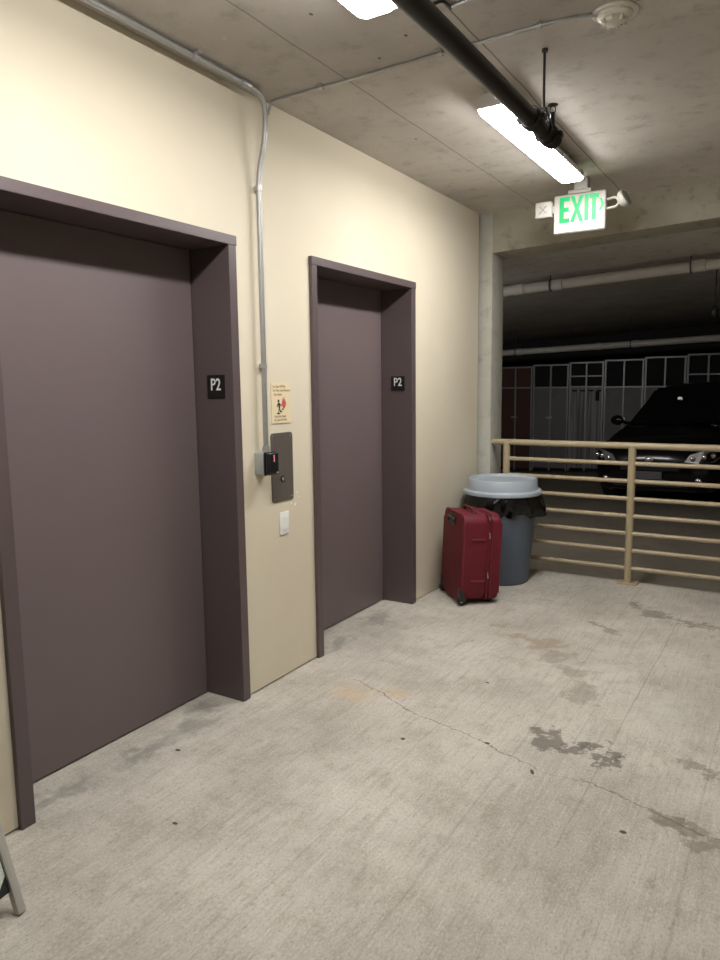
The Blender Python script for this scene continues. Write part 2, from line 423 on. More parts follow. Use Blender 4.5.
SL = .0435                                    # cross slope of the parking ramp beyond the railing
def slab(name, mat, z_at0_top, z_at0_bot, x0, x1, y0, y1, label, cat):
    bm = bmesh.new(); f = lambda z, x: z+SL*x
    add_prism(bm, [(x0, f(z_at0_bot, x0)), (x1, f(z_at0_bot, x1)), (x1, f(z_at0_top, x1)), (x0, f(z_at0_top, x0))], 1, y0, y1)
    return struct(obj(name, bm, mat), label, cat)
slab('floor', 'ramp_floor', -.12, -.40, -8, 8, 5.69, 16, 'dim sloping concrete ramp beyond the beige railing', 'floor')
slab('ceiling', 'ramp_ceiling', 3.2, 2.548, -8, 8, YB+.34, 16, 'dark sloping concrete soffit over the parking ramp', 'ceiling')
bm = bmesh.new()
add_prism(bm, [(.105, 2.548+SL*.105), (XR, 2.548+SL*XR), (XR, ZC+.25), (.105, ZC+.25)], 1, YB, YB+.335)
struct(obj('trim_1', bm, 'beam'), 'raw concrete beam between lobby ceiling and parking ramp', 'beam')
bm = bmesh.new()
add_prism(bm, rrect(.123, .26, .010, 2, .0435, YB+.13), 2, -.3, ZC)
struct(obj('trim_2', bm, 'column', smooth=30), 'raw grey concrete column at the end of the cream wall', 'column')
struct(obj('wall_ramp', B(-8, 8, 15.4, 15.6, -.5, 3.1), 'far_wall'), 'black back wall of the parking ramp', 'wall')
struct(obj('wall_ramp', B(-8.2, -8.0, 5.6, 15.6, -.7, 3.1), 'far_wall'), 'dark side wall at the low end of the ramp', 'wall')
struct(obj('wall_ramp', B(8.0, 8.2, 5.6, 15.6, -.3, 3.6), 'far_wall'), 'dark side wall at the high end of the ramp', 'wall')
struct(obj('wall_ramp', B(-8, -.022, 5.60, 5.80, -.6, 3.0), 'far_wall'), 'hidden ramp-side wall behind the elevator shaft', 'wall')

# elevator entrances
def entrance(name, D, label):
    yo0, yo1, yi0, yi1 = D
    t = thing(name, label, 'elevator door', (0, (yo0+yo1)/2, 0), kind='structure')
    oy = (yo0+yo1)/2
    def P(nm, bm, mat, lab=None):
        bmesh.ops.translate(bm, verts=bm.verts, vec=(0, -oy, 0)); return obj(nm, bm, mat, t, label=lab)
    P('jamb', B(-.26, .020, yo0, yi0, 0, 2.156, bevel=.0025), 'frame')
    P('jamb', B(-.26, .020, yi1, yo1, 0, 2.156, bevel=.0025), 'frame')
    P('header', B(-.26, .022, yo0-.003, yo1+.003, 2.156, 2.2, bevel=.0025), 'frame')
    P('door_panel', B(-.245, -.213, yi0+.002, yi1-.006, .008, 2.154, bevel=.002), 'door')
    bm = B(-.25, -.235, yi0, yi1, 0.001, .008); add_box(bm, -.25, -.235, yi1-.006, yi1, .001, 2.156)
    P('shadow_gap', bm, 'gap', 'black gap around the door panel')
    return t
d1 = entrance('door_1', D1, 'wide brown elevator door in brown frame, nearer one')
d2 = entrance('door_2', D2, 'brown elevator door in brown frame, farther one')
struct(obj('floor', B(-.7, -.30, 1.2, 4.5, -.3, 0), 'floor'), 'concrete sill strip under the elevator doors', 'floor')
struct(obj('wall_shaft', B(-.75, -.7, 1.2, 4.6, 0, ZC), 'far_wall'), 'dark elevator shaft wall behind the doors', 'wall')

# floor signs P2 on the jamb returns
def floor_sign(y, x0, x1, z0, z1, label):
    t = thing('floor_sign', label, 'sign', ((x0+x1)/2, y, (z0+z1)/2), group='P2 signs on elevator jambs')
    w = x1-x0; h = z1-z0
    bm = bmesh.new(); add_prism(bm, rrect(w, h, .004, 3), 1, -.004, -.0003)
    obj('sign_plate', bm, 'black_plate', t)
    obj('lettering', text_bm('P2', .078, Matrix.Translation((0, -.0046, -.016)) @ FACE_MY, .0006, 'CENTER', .0008, .82), 'white_text', t, label='white characters P2')
    bm = bmesh.new()
    for i in range(5): add_sphere(bm, (-.018+.009*i, -.004, -.040), .0018, u=8, v=5)
    obj('braille', bm, 'black_plate', t)
    return t
floor_sign(D1[3], -.136, -.030, 1.470, 1.578, 'black P2 sign with white characters on the nearer elevator jamb')
floor_sign(D2[3], -.138, -.036, 1.484, 1.582, 'black P2 sign with white characters on the farther elevator jamb')

# ------------------------------------------------------------------ wall items between the doors
t = thing('wall_conduit', 'galvanised conduit dropping down the wall to the black reader', 'conduit', (.030, 2.752, 1.205))
def loc(p): return Vector(p)-Vector((.030, 2.752, 1.205))
path = arc([(.030, 2.752, 1.205), (.030, 2.752, 2.50), (.080, 2.752, 2.66), (.080, 2.752, 2.835), (.080, 2.60, 2.843), (.082, YK+.02, 2.843)], .11, 8)
obj('tube', add_tube(bmesh.new(), [loc(p) for p in path], .0125), 'emt', t, 40)
for z in (1.62, 2.44):
    bm = bmesh.new()
    c = loc((.030, 2.752, z)); add_tube(bm, [c+Vector((0, 0, -.012)), c+Vector((0, 0, .012))], .0165)
    add_box(bm, c.x-.029, c.x-.012, c.y-.002, c.y+.034, c.z-.012, c.z+.012)
    obj('strap', bm, 'strap', t, 40)
for y in (2.30, 1.2, .2):
    bm = bmesh.new()
    c = loc((.080, y, 2.843)); add_tube(bm, [c+Vector((0, -.012, 0)), c+Vector((0, .012, 0))], .0165)
    add_box(bm, c.x-.034, c.x+.034, c.y-.012, c.y+.012, c.z+.010, c.z+.018)
    obj('strap', bm, 'strap', t, 40)
c = loc((.030, 2.752, 1.205))
bm = bmesh.new(); add_tube(bm, [c+Vector((0, 0, 0.0)), c+Vector((0, 0, .03))], .0175, 12); add_tube(bm, [c+Vector((0, 0, .008)), c+Vector((0, 0, .016))], .022, 6)
obj('connector', bm, 'strap', t, 30)
bm = bmesh.new(); c = loc((.080, 2.62, 2.843)); add_tube(bm, [c+Vector((0, -.03, 0)), c+Vector((0, .03, 0))], .0165)
obj('coupling', bm, 'strap', t, 30)

t = thing('card_reader', 'black card reader on a grey wall box below the conduit', 'card reader', (0, 2.745, 1.15))
bm = add_box(bmesh.new(), -.002, .056, -.05, .034, -.052, .054, bevel=.005)
obj('back_box', bm, 'box', t, 30, label='grey steel back box')
bm = add_box(bmesh.new(), .056, .066, -.050, .034, -.056, .058, bevel=.004); add_box(bm, .064, .090, -.048, .032, -.054, .056, bevel=.010, seg=3)
obj('reader_body', bm, 'reader', t, 30, label='glossy black reader cover')
obj('status_bar', add_box(bmesh.new(), .0892, .0912, -.012, -.005, .010, .044, bevel=.0008), 'reader_bar', t, label='thin red lit bar')
bm = bmesh.new(); add_box(bm, .0892, .0907, .008, .022, -.046, -.040)
obj('maker_mark', bm, 'box', t)

t = thing('fire_sign', 'tan fire sign with stair figure and red flame above the bronze plate', 'sign', (0, 2.916, 1.439))
bm = bmesh.new(); add_prism(bm, rrect(.158, .204, .006, 3), 0, 0, .004); obj('sign_plate', bm, 'tan_sign', t, label='tan sign plate')
def wtext(s, size, y, z, mat, nm='lettering', bold=.0003): return obj(nm, text_bm(s, size, Matrix.Translation((.0043, y, z)) @ FACE_X, .0003, 'LEFT', bold), mat, t, label='small grey lettering')
wtext('In Case Of Fire', .0165, -.066, .078, 'sign_grey'); wtext('Do Not Use Elevator', .0165, -.066, .058, 'sign_grey'); wtext('Use Stairs', .0165, -.060, .038, 'sign_grey')
wtext('Use Exit Stairs', .0165, -.058, -.072, 'sign_grey'); wtext('In Case Of Fire', .0165, -.058, -.090, 'sign_grey')
def flat(nm, polys, mat, lab=None, depth=.0006):
    bm = bmesh.new()
    for p in polys: add_prism(bm, p, 0, .0040, .0040+depth)
    return obj(nm, bm, mat, t, label=lab)
circ = lambda cy, cz, r, n=14: [(cy+r*math.cos(2*PI*k/n), cz+r*math.sin(2*PI*k/n)) for k in range(n)]
flat('stair_figure', [circ(-.022, .010, .0075), [(-.028, .001), (-.012, .001), (-.009, -.026), (-.021, -.028)], [(-.028, .001), (-.038, -.018), (-.034, -.021), (-.022, -.008)],
     [(-.013, .000), (.003, -.014), (.000, -.018), (-.014, -.008)], [(-.020, -.027), (-.027, -.048), (-.022, -.050), (-.014, -.030)], [(-.016, -.026), (-.002, -.040), (-.006, -.045), (-.019, -.032)]], 'sign_black', 'black running figure')
flat('stair_steps', [[(-.037, -.049), (-.012, -.049), (-.012, -.056), (-.037, -.056)], [(-.012, -.040), (.006, -.040), (.006, -.047), (-.012, -.047)], [(.003, -.028), (.020, -.028), (.020, -.035), (.003, -.035)], [(.014, -.020), (.028, -.020), (.028, -.026), (.014, -.026)]], 'sign_black', 'black stair steps')
flat('flame', [[(.012, -.022), (.002, -.010), (.004, .004), (.010, .010), (.012, .026), (.019, .012), (.022, .032), (.030, .014), (.036, .008), (.040, -.006), (.034, -.018), (.022, -.024)]], 'sign_red', 'red flame')

t = thing('call_plate', 'bronze elevator call plate with one button, tall and rounded', 'elevator button', (0, 2.914, 1.113))
bm = bmesh.new(); add_prism(bm, rrect(.178, .352, .018, 6), 0, -.001, .004); obj('face_plate', bm, 'plate', t)
for y, z in ((-.072, .158), (.072, .158), (-.072, -.158), (.072, -.158)):
    obj('screw', add_lathe(bmesh.new(), [(0, 0), (.0055, 0), (.0045, .002), (0, .0026)], 14, Matrix.Translation((.004, y, z)) @ Matrix.Rotation(PI/2, 4, 'Y')), 'screw', t, 30)
R_Y = Matrix.Rotation(PI/2, 4, 'Y')
b = obj('call_button', add_lathe(bmesh.new(), [(0, 0), (.016, 0), (.016, .004), (.012, .0055), (.012, .003), (0, .003)], 28, Matrix.Translation((.004, -.003, -.060)) @ R_Y), 'dark_ring', t, 30, label='dark round button surround')
obj('button_cap', add_lathe(bmesh.new(), [(0.011, 0), (.011, .003), (.008, .0045), (0, .005)], 28, Matrix.Translation((.007, -.003, -.060)) @ R_Y), 'screw', b, 30, label='bright button cap')

t = thing('light_switch', 'white rocker switch plate below the bronze call plate', 'switch', (0, 2.918, .821))
obj('cover_plate', add_box(bmesh.new(), 0, .006, -.039, .039, -.060, .060, bevel=.003), 'switch', t, 30)
obj('rocker', add_prism(bmesh.new(), [(0.004, -.034), (.0085, -.034), (.007, 0), (.0075, .034), (.004, .034)], 1, -.017, .017, .0008), 'switch', t)

# ------------------------------------------------------------------ ceiling services
t = thing('ceiling_conduit', 'thin grey conduit crossing the ceiling to the smoke detector', 'conduit', (.05, 2.845, 2.851))
o0 = Vector((.05, 2.845, 2.851))
path = arc([(.012, 2.86, 2.80), (.04, 2.850, 2.851), (.5, 2.846, 2.851), (1.30, 2.824, 2.851), (1.44, 2.83, 2.851), (1.545, 2.868, 2.851)], .10, 6)
obj('tube', add_tube(bmesh.new(), [Vector(p)-o0 for p in path], .0065, 12), 'emt', t, 40)
for x, y in ((.33, 2.847), (.92, 2.835), (1.33, 2.826)):
    bm = bmesh.new(); c = Vector((x, y, 2.851))-o0; add_tube(bm, [c-Vector((.01, 0, 0)), c+Vector((.01, 0, 0))], .0115, 12); add_box(bm, c.x-.01, c.x+.01, c.y-.03, c.y+.03, c.z+.006, c.z+.0095)
    obj('strap', bm, 'strap', t, 40)

t = thing('smoke_detector', 'round cream smoke detector at the top edge of the ceiling', 'smoke detector', (1.590, 2.895, ZC), (PI, 0, 0))
obj('base', add_lathe(bmesh.new(), [(0, 0.0005), (.084, .0005), (.086, .008), (.080, .016), (.0, .016)], 48), 'cream_plastic', t, 30)
obj('sensor_head', add_lathe(bmesh.new(), [(0, .016), (.066, .016), (.066, .028), (.052, .042), (.044, .044), (.040, .062), (.030, .068), (0, .069)], 48), 'cream_plastic', t, 30)
for k in range(8):
    a = 2*PI*k/8; bm = add_box(bmesh.new(), .034, .050, -.003, .003, .040, .068, bevel=.001)
    bmesh.ops.rotate(bm, verts=bm.verts, cent=(0, 0, 0), matrix=Matrix.Rotation(a, 3, 'Z'))
    obj('vent_rib', bm, 'cream_plastic', t)
obj('vent_gap', add_lathe(bmesh.new(), [(.0405, .047), (.0425, .047), (.0385, .061), (.0365, .061)], 32), 'band', t, label='dark vent slot')
obj('status_light', add_sphere(bmesh.new(), (.02, -.02, .069), .004, u=10, v=6), 'clear_lens', t)
for ch in t.children: ch.data.transform(Matrix.Diagonal((.95, .95, .62, 1)))

# vapour-tight lamps
FX = .962
def make_lamp(label):
    t = thing('strip_light', label, 'light fixture', (FX, 0, ZC), group='sealed strip lights on the ceiling')
    L = .70
    def hull(bm, secs):
        rings = []
        for (y, w0, z0, w1, z1) in secs:
            rings.append([bm.verts.new(p) for p in ((-w0, y, z0), (-w1*1.0, y, (z0+z1)/2), (-w1*.86, y, z1), (w1*.86, y, z1), (w1, y, (z0+z1)/2), (w0, y, z0))])
        for a, b in zip(rings, rings[1:]):
            for k in range(6): bm.faces.new((a[k], a[(k+1) % 6], b[(k+1) % 6], b[k]))
        bm.faces.new(rings[0]); bm.faces.new(rings[-1][::-1]); return bm
    bm = bmesh.new()     # housing above
    rings = []
    for y, q in ((-L-.014, .84), (-L+.03, 1), (L-.03, 1), (L+.014, .84)):
        rings.append([bm.verts.new(p) for p in ((-.075*q, y, -.084), (-.075*q, y, -.056), (-.046*q, y, -.022), (.046*q, y, -.022), (.075*q, y, -.056), (.075*q, y, -.084))])
    for a, b in zip(rings, rings[1:]):
        for k in range(6): bm.faces.new((a[k], a[(k+1) % 6], b[(k+1) % 6], b[k]))
    bm.faces.new(rings[0]); bm.faces.new(rings[-1][::-1])
    obj('housing', bm, 'white_metal', t, label='grey white housing')
    bm = bmesh.new()
    hull(bm, ((-L, .058, -.0845, .056, -.096), (-L+.035, .069, -.0845, .067, -.103), (L-.035, .069, -.0845, .067, -.103), (L, .058, -.0845, .056, -.096)))
    bmesh.ops.bevel(bm, geom=list(bm.edges), offset=.004, segments=2, affect='EDGES')
    obj('lens', bm, 'lens', t, label='glowing white lens')
    for y in (-.42, .42): obj('mount_bracket', add_box(bmesh.new(), -.045, .045, y-.02, y+.02, -.021, -.0005, bevel=.002), 'strap', t)
    for s in (-1, 1):
        for y in (-.62, -.2, .2, .62): obj('latch', add_box(bmesh.new(), s*.076-.004, s*.076+.004, y-.012, y+.012, -.080, -.052, bevel=.002), 'strap', t)
    return t
lamp = make_lamp('lit white strip light beside the end of the black pipe')
lamp.location.y = 3.995
l2 = copy_tree(lamp); l2.location.y = 1.58; l2.location.x = FX-.012; l2['label'] = 'lit white strip light cut off at the top edge of the photo'

# cable loop at the cut-off lamp and a short conduit there
t = tag(obj('power_cable', add_tube(bmesh.new(), [Vector(p)-Vector((1.02, 2.14, 2.80)) for p in arc([(.985, 2.300, 2.812), (1.02, 2.37, 2.80), (1.06, 2.44, 2.83), (1.10, 2.46, 2.850), (1.10, 2.54, 2.8556)], .06)], .006, 10), 'rod', smooth=40), 'thin dark cable looping beside the cut-off strip light', 'cable')
t.location = (1.02, 2.14, 2.80)
t = thing('branch_conduit', 'short pale conduit on the ceiling behind the black pipe near the top edge', 'conduit', (1.0, 2.54, 2.8522))
obj('tube', add_tube(bmesh.new(), [(0.11, -.014, 0), (.36, -.048, 0), (.6, -.07, 0)], .0095, 12), 'emt', t, 40)
obj('end_fitting', add_tube(bmesh.new(), [(.29, -.038, 0), (.33, -.043, 0)], .013, 12), 'strap', t, 40)

# black sprinkler pipe
PX, PZ, PY = 1.285, 2.55, 3.165
t = thing('sprinkler_pipe', 'black sprinkler pipe hung below the ceiling along the lamps', 'pipe', (PX, PY, PZ))
obj('tube', add_tube(bmesh.new(), [(0, 0, 0), (0, -.05, 0), (0, YK-PY-.015, 0)], .0335, 24), 'black_pipe', t, 40)
for y in (-.035, -.27):
    bm = bmesh.new(); add_tube(bm, [(0, y-.028, 0), (0, y-.022, 0), (0, y+.022, 0), (0, y+.028, 0)], [.038, .043, .043, .038], 24)
    add_box(bm, .030, .056, y-.018, y+.018, -.010, .010, bevel=.003); add_box(bm, -.056, -.030, y-.018, y+.018, -.010, .010, bevel=.003)
    obj('coupling', bm, 'coupling', t, 30)
obj('end_cap', add_tube(bmesh.new(), [(0, -.006, 0), (0, .016, 0), (0, .024, 0)], [.040, .040, .030], 24), 'coupling', t, 30)
bm = bmesh.new(); add_tube(bm, [(.012, -.035, .035), (.012, -.035, .085)], [.012, .009], 14); add_tube(bm, [(.012, -.035, .085), (.012, -.035, .092)], .006, 10)
for s in (-1, 1): add_tube(bm, arc([(.012, -.035, .082), (.012+s*.012, -.035, .092), (.012+s*.010, -.035, .112), (.012, -.035, .120)], .01, 4), .0022, 8)
h = obj('sprinkler_head', bm, 'coupling', t, 40)
obj('deflector', add_lathe(bmesh.new(), [(0, .119), (.022, .119), (.022, .1215), (0, .1215)], 20, Matrix.Translation((.012, -.035, 0))), 'rod', h, 30)

t = thing('pipe_hanger', 'thin threaded rod with a ring holding the black pipe', 'pipe hanger', (PX, 3.045, ZC))
obj('rod', add_tube(bmesh.new(), [(0, 0, -.0005), (0, 0, -.235)], .0055, 10), 'rod', t, 40)
obj('ceiling_anchor', add_lathe(bmesh.new(), [(0, -.0005), (.013, -.0005), (.013, -.014), (.0, -.014)], 6), 'rod', t)
bm = bmesh.new(); c = Vector((0, 0, PZ-ZC))
ring = [c+Vector((.0385*math.sin(a), 0, .0385*math.cos(a))) for a in [2*PI*k/28 for k in range(29)]]
rr = [[bm.verts.new(c+Vector((r*math.sin(2*PI*k/28), y, r*math.cos(2*PI*k/28)))) for k in range(28)] for r, y in ((.0337, -.012), (.0385, -.012), (.0385, .012), (.0337, .012))]
for i in range(4):
    a, b = rr[i], rr[(i+1) % 4]
    for k in range(28): bm.faces.new((a[k], a[(k+1) % 28], b[(k+1) % 28], b[k]))
for s in (-1, 1): add_tube(bm, [c+Vector((s*.030, 0, .022)), c+Vector((s*.010, 0, .075))], .005, 8)
add_box(bm, -.013, .013, -.010, .010, c.z+.070, c.z+.086, bevel=.002)
obj('ring_clamp', bm, 'rod', t, 40)

# exit sign
EY = 4.96; EX0, EX1, EZ0, EZ1 = .768, 1.108, 2.512, 2.762
ex = (EX0+EX1)/2; ez = (EZ0+EZ1)/2
t = thing('exit_sign', 'white EXIT sign with green letters and two emergency lamp heads', 'exit sign', (ex, EY, ez))
w, h = EX1-EX0, EZ1-EZ0
obj('housing', add_box(bmesh.new(), -w/2, w/2, 0, .050, -h/2, h/2, bevel=.010, seg=3), 'exit_body', t, 30)
obj('face_rim', add_prism(bmesh.new(), rrect(w-.016, h-.016, .008, 4), 1, -.003, .001), 'exit_body', t, 30)
bm = bmesh.new(); zt_, zb_ = .108, -.058; st = .029
def blk(*p): add_prism(bm, p, 1, -.0048, -.0022)
blk((-.112, zt_), (-.112, zb_), (-.044, zb_), (-.044, zb_+st), (-.082, zb_+st), (-.082, .012), (-.050, .012), (-.050, .012+st), (-.082, .012+st), (-.082, zt_-st), (-.044, zt_-st), (-.044, zt_))
blk((-.040, zt_), (-.010, .025), (-.041, zb_), (-.014, zb_), (.003, -.004), (.020, zb_), (.047, zb_), (.016, .025), (.046, zt_), (.019, zt_), (.003, .054), (-.013, zt_))
blk((.052, zt_), (.052, zb_), (.078, zb_), (.078, zt_))
blk((.083, zt_), (.083, zt_-st), (.100, zt_-st), (.100, zb_), (.126, zb_), (.126, zt_-st), (.143, zt_-st), (.143, zt_))
bmesh.ops.translate(bm, verts=bm.verts, vec=(-.018, 0, 0))
obj('lettering', bm, 'exit_green', t, label='green lit letters EXIT')
bm = bmesh.new()
add_prism(bm, [(.126, .074), (.142, .074), (.160, .036), (.142, -.002), (.126, -.002), (.142, .036)], 1, -.005, -.002)
obj('direction_arrow', bm, 'exit_green', t, label='green lit chevron pointing right')
bm = add_box(bmesh.new(), -.040, .052, -.002, .055, h/2+.016, ZC-ez-.0005, bevel=.005); add_box(bm, -.075, .075, -.008, .060, h/2-.002, h/2+.022, bevel=.005)
obj('canopy', bm, 'exit_body', t, 30)
hd = obj('lamp_head', add_box(bmesh.new(), -.290, -.178, -.030, .040, -.012, .092, bevel=.010, seg=3), 'exit_body', t, 30, label='square white lamp head facing out')
bm = bmesh.new()
for k in range(4):
    a = PI/4+PI/2*k; bm2 = add_box(bmesh.new(), .012, .034, -.004, .004, -.003, .003, bevel=.001)
    bmesh.ops.transform(bm2, matrix=Matrix.Translation((-.234, -.0305, .040)) @ Matrix.Rotation(a, 4, 'Y'), verts=bm2.verts); merge(bm, bm2)
add_sphere(bm, (-.234, -.030, .040), .008, sy=.5, u=12, v=8)
obj('reflector', bm, 'clear_lens', hd, label='lamp lens with cross pattern')
obj('neck', add_box(bmesh.new(), -.182, -.165, .005, .035, .015, .065, bevel=.003), 'exit_body', t)
bm = bmesh.new(); add_tube(bm, arc([(w/2-.004, .02, .062), (w/2+.050, .02, .070), (w/2+.078, .02, .055), (w/2+.070, .02, .012), (w/2-.004, .02, .004)], .025, 5), .0085, 10)
obj('neck', bm, 'exit_body', t, 40, label='looped bracket of the right lamp head')
bm = add_lathe(bmesh.new(), [(0, 0), (.036, .003), (.054, .022), (.058, .045), (.055, .052), (0, .052)], 32, Matrix.Translation((w/2+.080, .02, .034)) @ Matrix.Rotation(math.radians(-14), 4, 'Z') @ Matrix.Rotation(math.radians(62), 4, 'Y') @ Matrix.Diagonal((1, 1, 1, 1)))
hd = obj('lamp_head', bm, 'exit_body', t, 40, label='tilted round lamp head facing right')
obj('reflector', add_lathe(bmesh.new(), [(0, .053), (.052, .053), (.046, .056), (0, .062)], 32, Matrix.Translation((w/2+.080, .02, .034)) @ Matrix.Rotation(math.radians(-14), 4, 'Z') @ Matrix.Rotation(math.radians(62), 4, 'Y')), 'clear_lens', hd, 40)

# ------------------------------------------------------------------ railing
RY = 5.615
t = thing('railing', 'beige painted steel railing of eight bars across the lobby edge', 'railing', (.1, RY, 0))
X1 = 4.2
obj('top_rail', add_tube(bmesh.new(), [(.006, 0, 1.053), (X1, 0, 1.053)], .0245, 20), 'rail', t, 40)
posts = (.130, 1.108, 2.09, 3.07)
for z in (.919, .786, .653, .521, .387, .256, .118):
    obj('rail_bar', add_tube(bmesh.new(), [(.130, 0, z), (X1, 0, z)], .0165, 16), 'rail', t, 40)
for x in posts:
    p = obj('post', add_tube(bmesh.new(), [(x, 0, .006), (x, 0, 1.048)], .0285, 20), 'rail', t, 40)
    obj('base_plate', add_box(bmesh.new(), x-.075, x+.075, -.058, .058, .0005, .010, bevel=.002), 'rail', p)

# ------------------------------------------------------------------ trash can
BX, BY = .326, 5.262
t = thing('trash_can', 'grey round trash can with pale lid and black liner', 'trash can', (BX, BY, 0))
obj('bin_body', add_lathe(bmesh.new(), [(0, .002), (.195, .002), (.205, .012), (.213, .05), (.262, .60), (.270, .66), (.270, .69), (.258, .69), (.250, .60), (.2, .03), (0, .03)], 64), 'bin', t, 30)
for a in (-2.35, .79):
    bm = add_box(bmesh.new(), .250, .302, -.055, .055, .575, .597, bevel=.006); add_box(bm, .250, .262, -.045, .045, .53, .58, bevel=.004)
    bmesh.ops.rotate(bm, verts=bm.verts, cent=(0, 0, 0), matrix=Matrix.Rotation(a, 3, 'Z')); obj('handle', bm, 'bin', t)
bm = bmesh.new(); n = 96; rows = 15; rings = []
rnd = [random.uniform(-1, 1) for _ in range(40)]
for j in range(rows):
    u = j/(rows-1); ring = []
    for k in range(n):
        a = 2*PI*k/n
        fold = .5*math.sin(7*a+rnd[0]*3+2.2*u)+.35*math.sin(13*a+rnd[1]*4-3*u)+.25*math.sin(23*a+5*u+rnd[2])+.15*math.sin(37*a-9*u)
        r = .283+.016*math.sin(PI*min(1, u*1.15))+(.004+.017*u)*fold
        r += .055*math.exp(-((a-.25)/.42)**2)*u**1.5+.03*math.exp(-((a-3.7)/.5)**2)*u*0
        z = .690-.155*u*(1+.10*math.sin(3*a+1.0)+.08*math.sin(8*a+rnd[3]*3))+.004*math.sin(19*a+11*u)
        if u > .9: r -= .012
        # stay clear of the wall
        x = max(r*math.cos(a), -BX+.012)
        ring.append(bm.verts.new((x, r*math.sin(a), z)))
    rings.append(ring)
for a, b in zip(rings, rings[1:]):
    for k in range(n): bm.faces.new((a[k], a[(k+1) % n], b[(k+1) % n], b[k]))
top = [bm.verts.new((.268*math.cos(2*PI*k/n), .268*math.sin(2*PI*k/n), .692)) for k in range(n)]
for k in range(n): bm.faces.new((top[k], top[(k+1) % n], rings[0][(k+1) % n], rings[0][k]))
o = obj('bin_liner', bm, 'bag', t, 60, label='black plastic liner folded over the rim')
o.modifiers.new('thickness', 'SOLIDIFY').thickness = .002
obj('lid', add_lathe(bmesh.new(), [(.255, .693), (.292, .686), (.298, .692), (.298, .712), (.290, .720), (.268, .724), (.263, .80), (.259, .806), (.250, .806), (.244, .800), (.236, .786), (0, .778)], 72), 'lid', t, 30, label='pale grey drum lid')

# ------------------------------------------------------------------ suitcase
t = thing('suitcase', 'upright burgundy cloth suitcase leaning by the trash can', 'suitcase', (.290, 4.690, 0), (math.radians(0), math.radians(0), math.radians(-46.4)))
W, Dp, H = .405, .285, .625
Z0 = .022
TILT = Matrix.Translation((0, Dp/2, .0)) @ Matrix.Rotation(math.radians(-2.6), 4, 'X') @ Matrix.Translation((0, -Dp/2, 0))
def cs(nm, bm, mat, smooth=30, parent=None, lab=None):
    bmesh.ops.transform(bm, matrix=TILT, verts=bm.verts)
    return obj(nm, bm, mat, parent or t, smooth, lab)
def rounded(x0, x1, y0, y1, z0, z1, r, ry=None):
    # box with big rounded corners in the x-z outline and softer front/back edges
    bm = bmesh.new(); add_prism(bm, rrect(x1-x0, z1-z0, r, 8, (x0+x1)/2, (z0+z1)/2), 1, y0, y1)
    if ry:
        es = [e for e in bm.edges if len(e.link_faces) == 2 and any(len(f.verts) > 6 for f in e.link_faces)]
        bmesh.ops.bevel(bm, geom=es, offset=ry, segments=4, profile=.5, affect='EDGES')
    return bm
cs('body_shell', rounded(-W/2, W/2, -Dp/2, .050, Z0, H, .070, .026), 'case')
cs('expansion_band', rounded(-W/2+.006, W/2-.006, .040, .084, Z0+.006, H-.006, .050), 'case_dark', lab='dark burgundy zipper band')
cs('front_lid', rounded(-W/2+.001, W/2-.001, .060, Dp/2, Z0+.002, H-.004, .055, .024), 'case')
for y in (.049, .073):
    bm = bmesh.new(); pts = rrect(W+.004, H-Z0+.002, .055, 8, 0, (H+Z0)/2)
    add_tube(bm, [(p[0], y, p[1]) for p in pts+pts[:1]], .0042, 8, False); cs('piping', bm, 'case_trim', 40, lab='brighter burgundy piping')
bm = bmesh.new(); pts = rrect(W-.004, H-Z0-.006, .055, 8, 0, (H+Z0)/2)
add_tube(bm, [(p[0], -Dp/2+.012, p[1]) for p in pts+pts[:1]], .006, 8, False); cs('piping', bm, 'case_trim', 40, lab='brighter burgundy piping')
for z in (.455, .165):      # ends of the flat side handle
    bm = add_box(bmesh.new(), W/2-.002, W/2+.008, -.075, .030, z-.009, z+.009, bevel=.005); cs('side_tab', bm, 'case_trim', 40, lab='raised burgundy tab')
# telescoping handle pocket at the top of the back panel
cup = cs('handle_cup', add_prism(bmesh.new(), rrect(.150, .070, .022, 5, -.02, H-.062), 1, -Dp/2-.006, -Dp/2+.006, ), 'case_black', lab='black telescoping handle cup')
bm = bmesh.new(); add_tube(bm, arc([(-.078, -Dp/2-.006, H-.075), (-.074, -Dp/2-.016, H-.045), (.034, -Dp/2-.016, H-.045), (.038, -Dp/2-.006, H-.075)], .02, 5), .010, 10)
cs('pull_grip', bm, 'case_black', 40, cup)
bm = bmesh.new(); add_tube(bm, arc([(-.10, -.030, H-.004), (-.075, -.030, H+.026), (.075, -.030, H+.026), (.10, -.030, H-.004)], .05, 8), .0105, 12)
cs('carry_handle', bm, 'case', 40)
for x in (-.10, .10):
    cs('handle_mount', add_box(bmesh.new(), x-.022, x+.022, -.045, -.015, H-.006, H+.006, bevel=.004), 'case_black', 30)
for s in (-1, 1):
    bm = add_prism(bmesh.new(), [(-Dp/2-.004, Z0-.002), (-Dp/2+.055, Z0-.002), (-Dp/2+.042, Z0+.020), (-Dp/2+.022, Z0+.075), (-Dp/2-.004, Z0+.095)], 0, s*(W/2-.040) if s > 0 else -W/2-.004, W/2+.004 if s > 0 else -W/2+.040, .004)
    g = cs('corner_guard', bm, 'case_black', 30, lab='black plastic corner guard')
    bm = bmesh.new(); add_tube(bm, [(s*(W/2-.030), -Dp/2+.014, .022), (s*(W/2-.004), -Dp/2+.014, .022)], .026, 20)
    wv = cs('wheel', bm, 'rubber', 40, g)
    bm = bmesh.new(); add_tube(bm, [(s*(W/2-.004), -Dp/2+.014, .022), (s*(W/2-.001), -Dp/2+.014, .022)], .010, 12); cs('wheel_hub', bm, 'silver', 40)
for s in (-1, 1):
    cs('foot', add_box(bmesh.new(), s*.13-.03, s*.13+.03, Dp/2-.045, Dp/2-.020, .0005, Z0+.004, bevel=.004), 'case_black', 30)
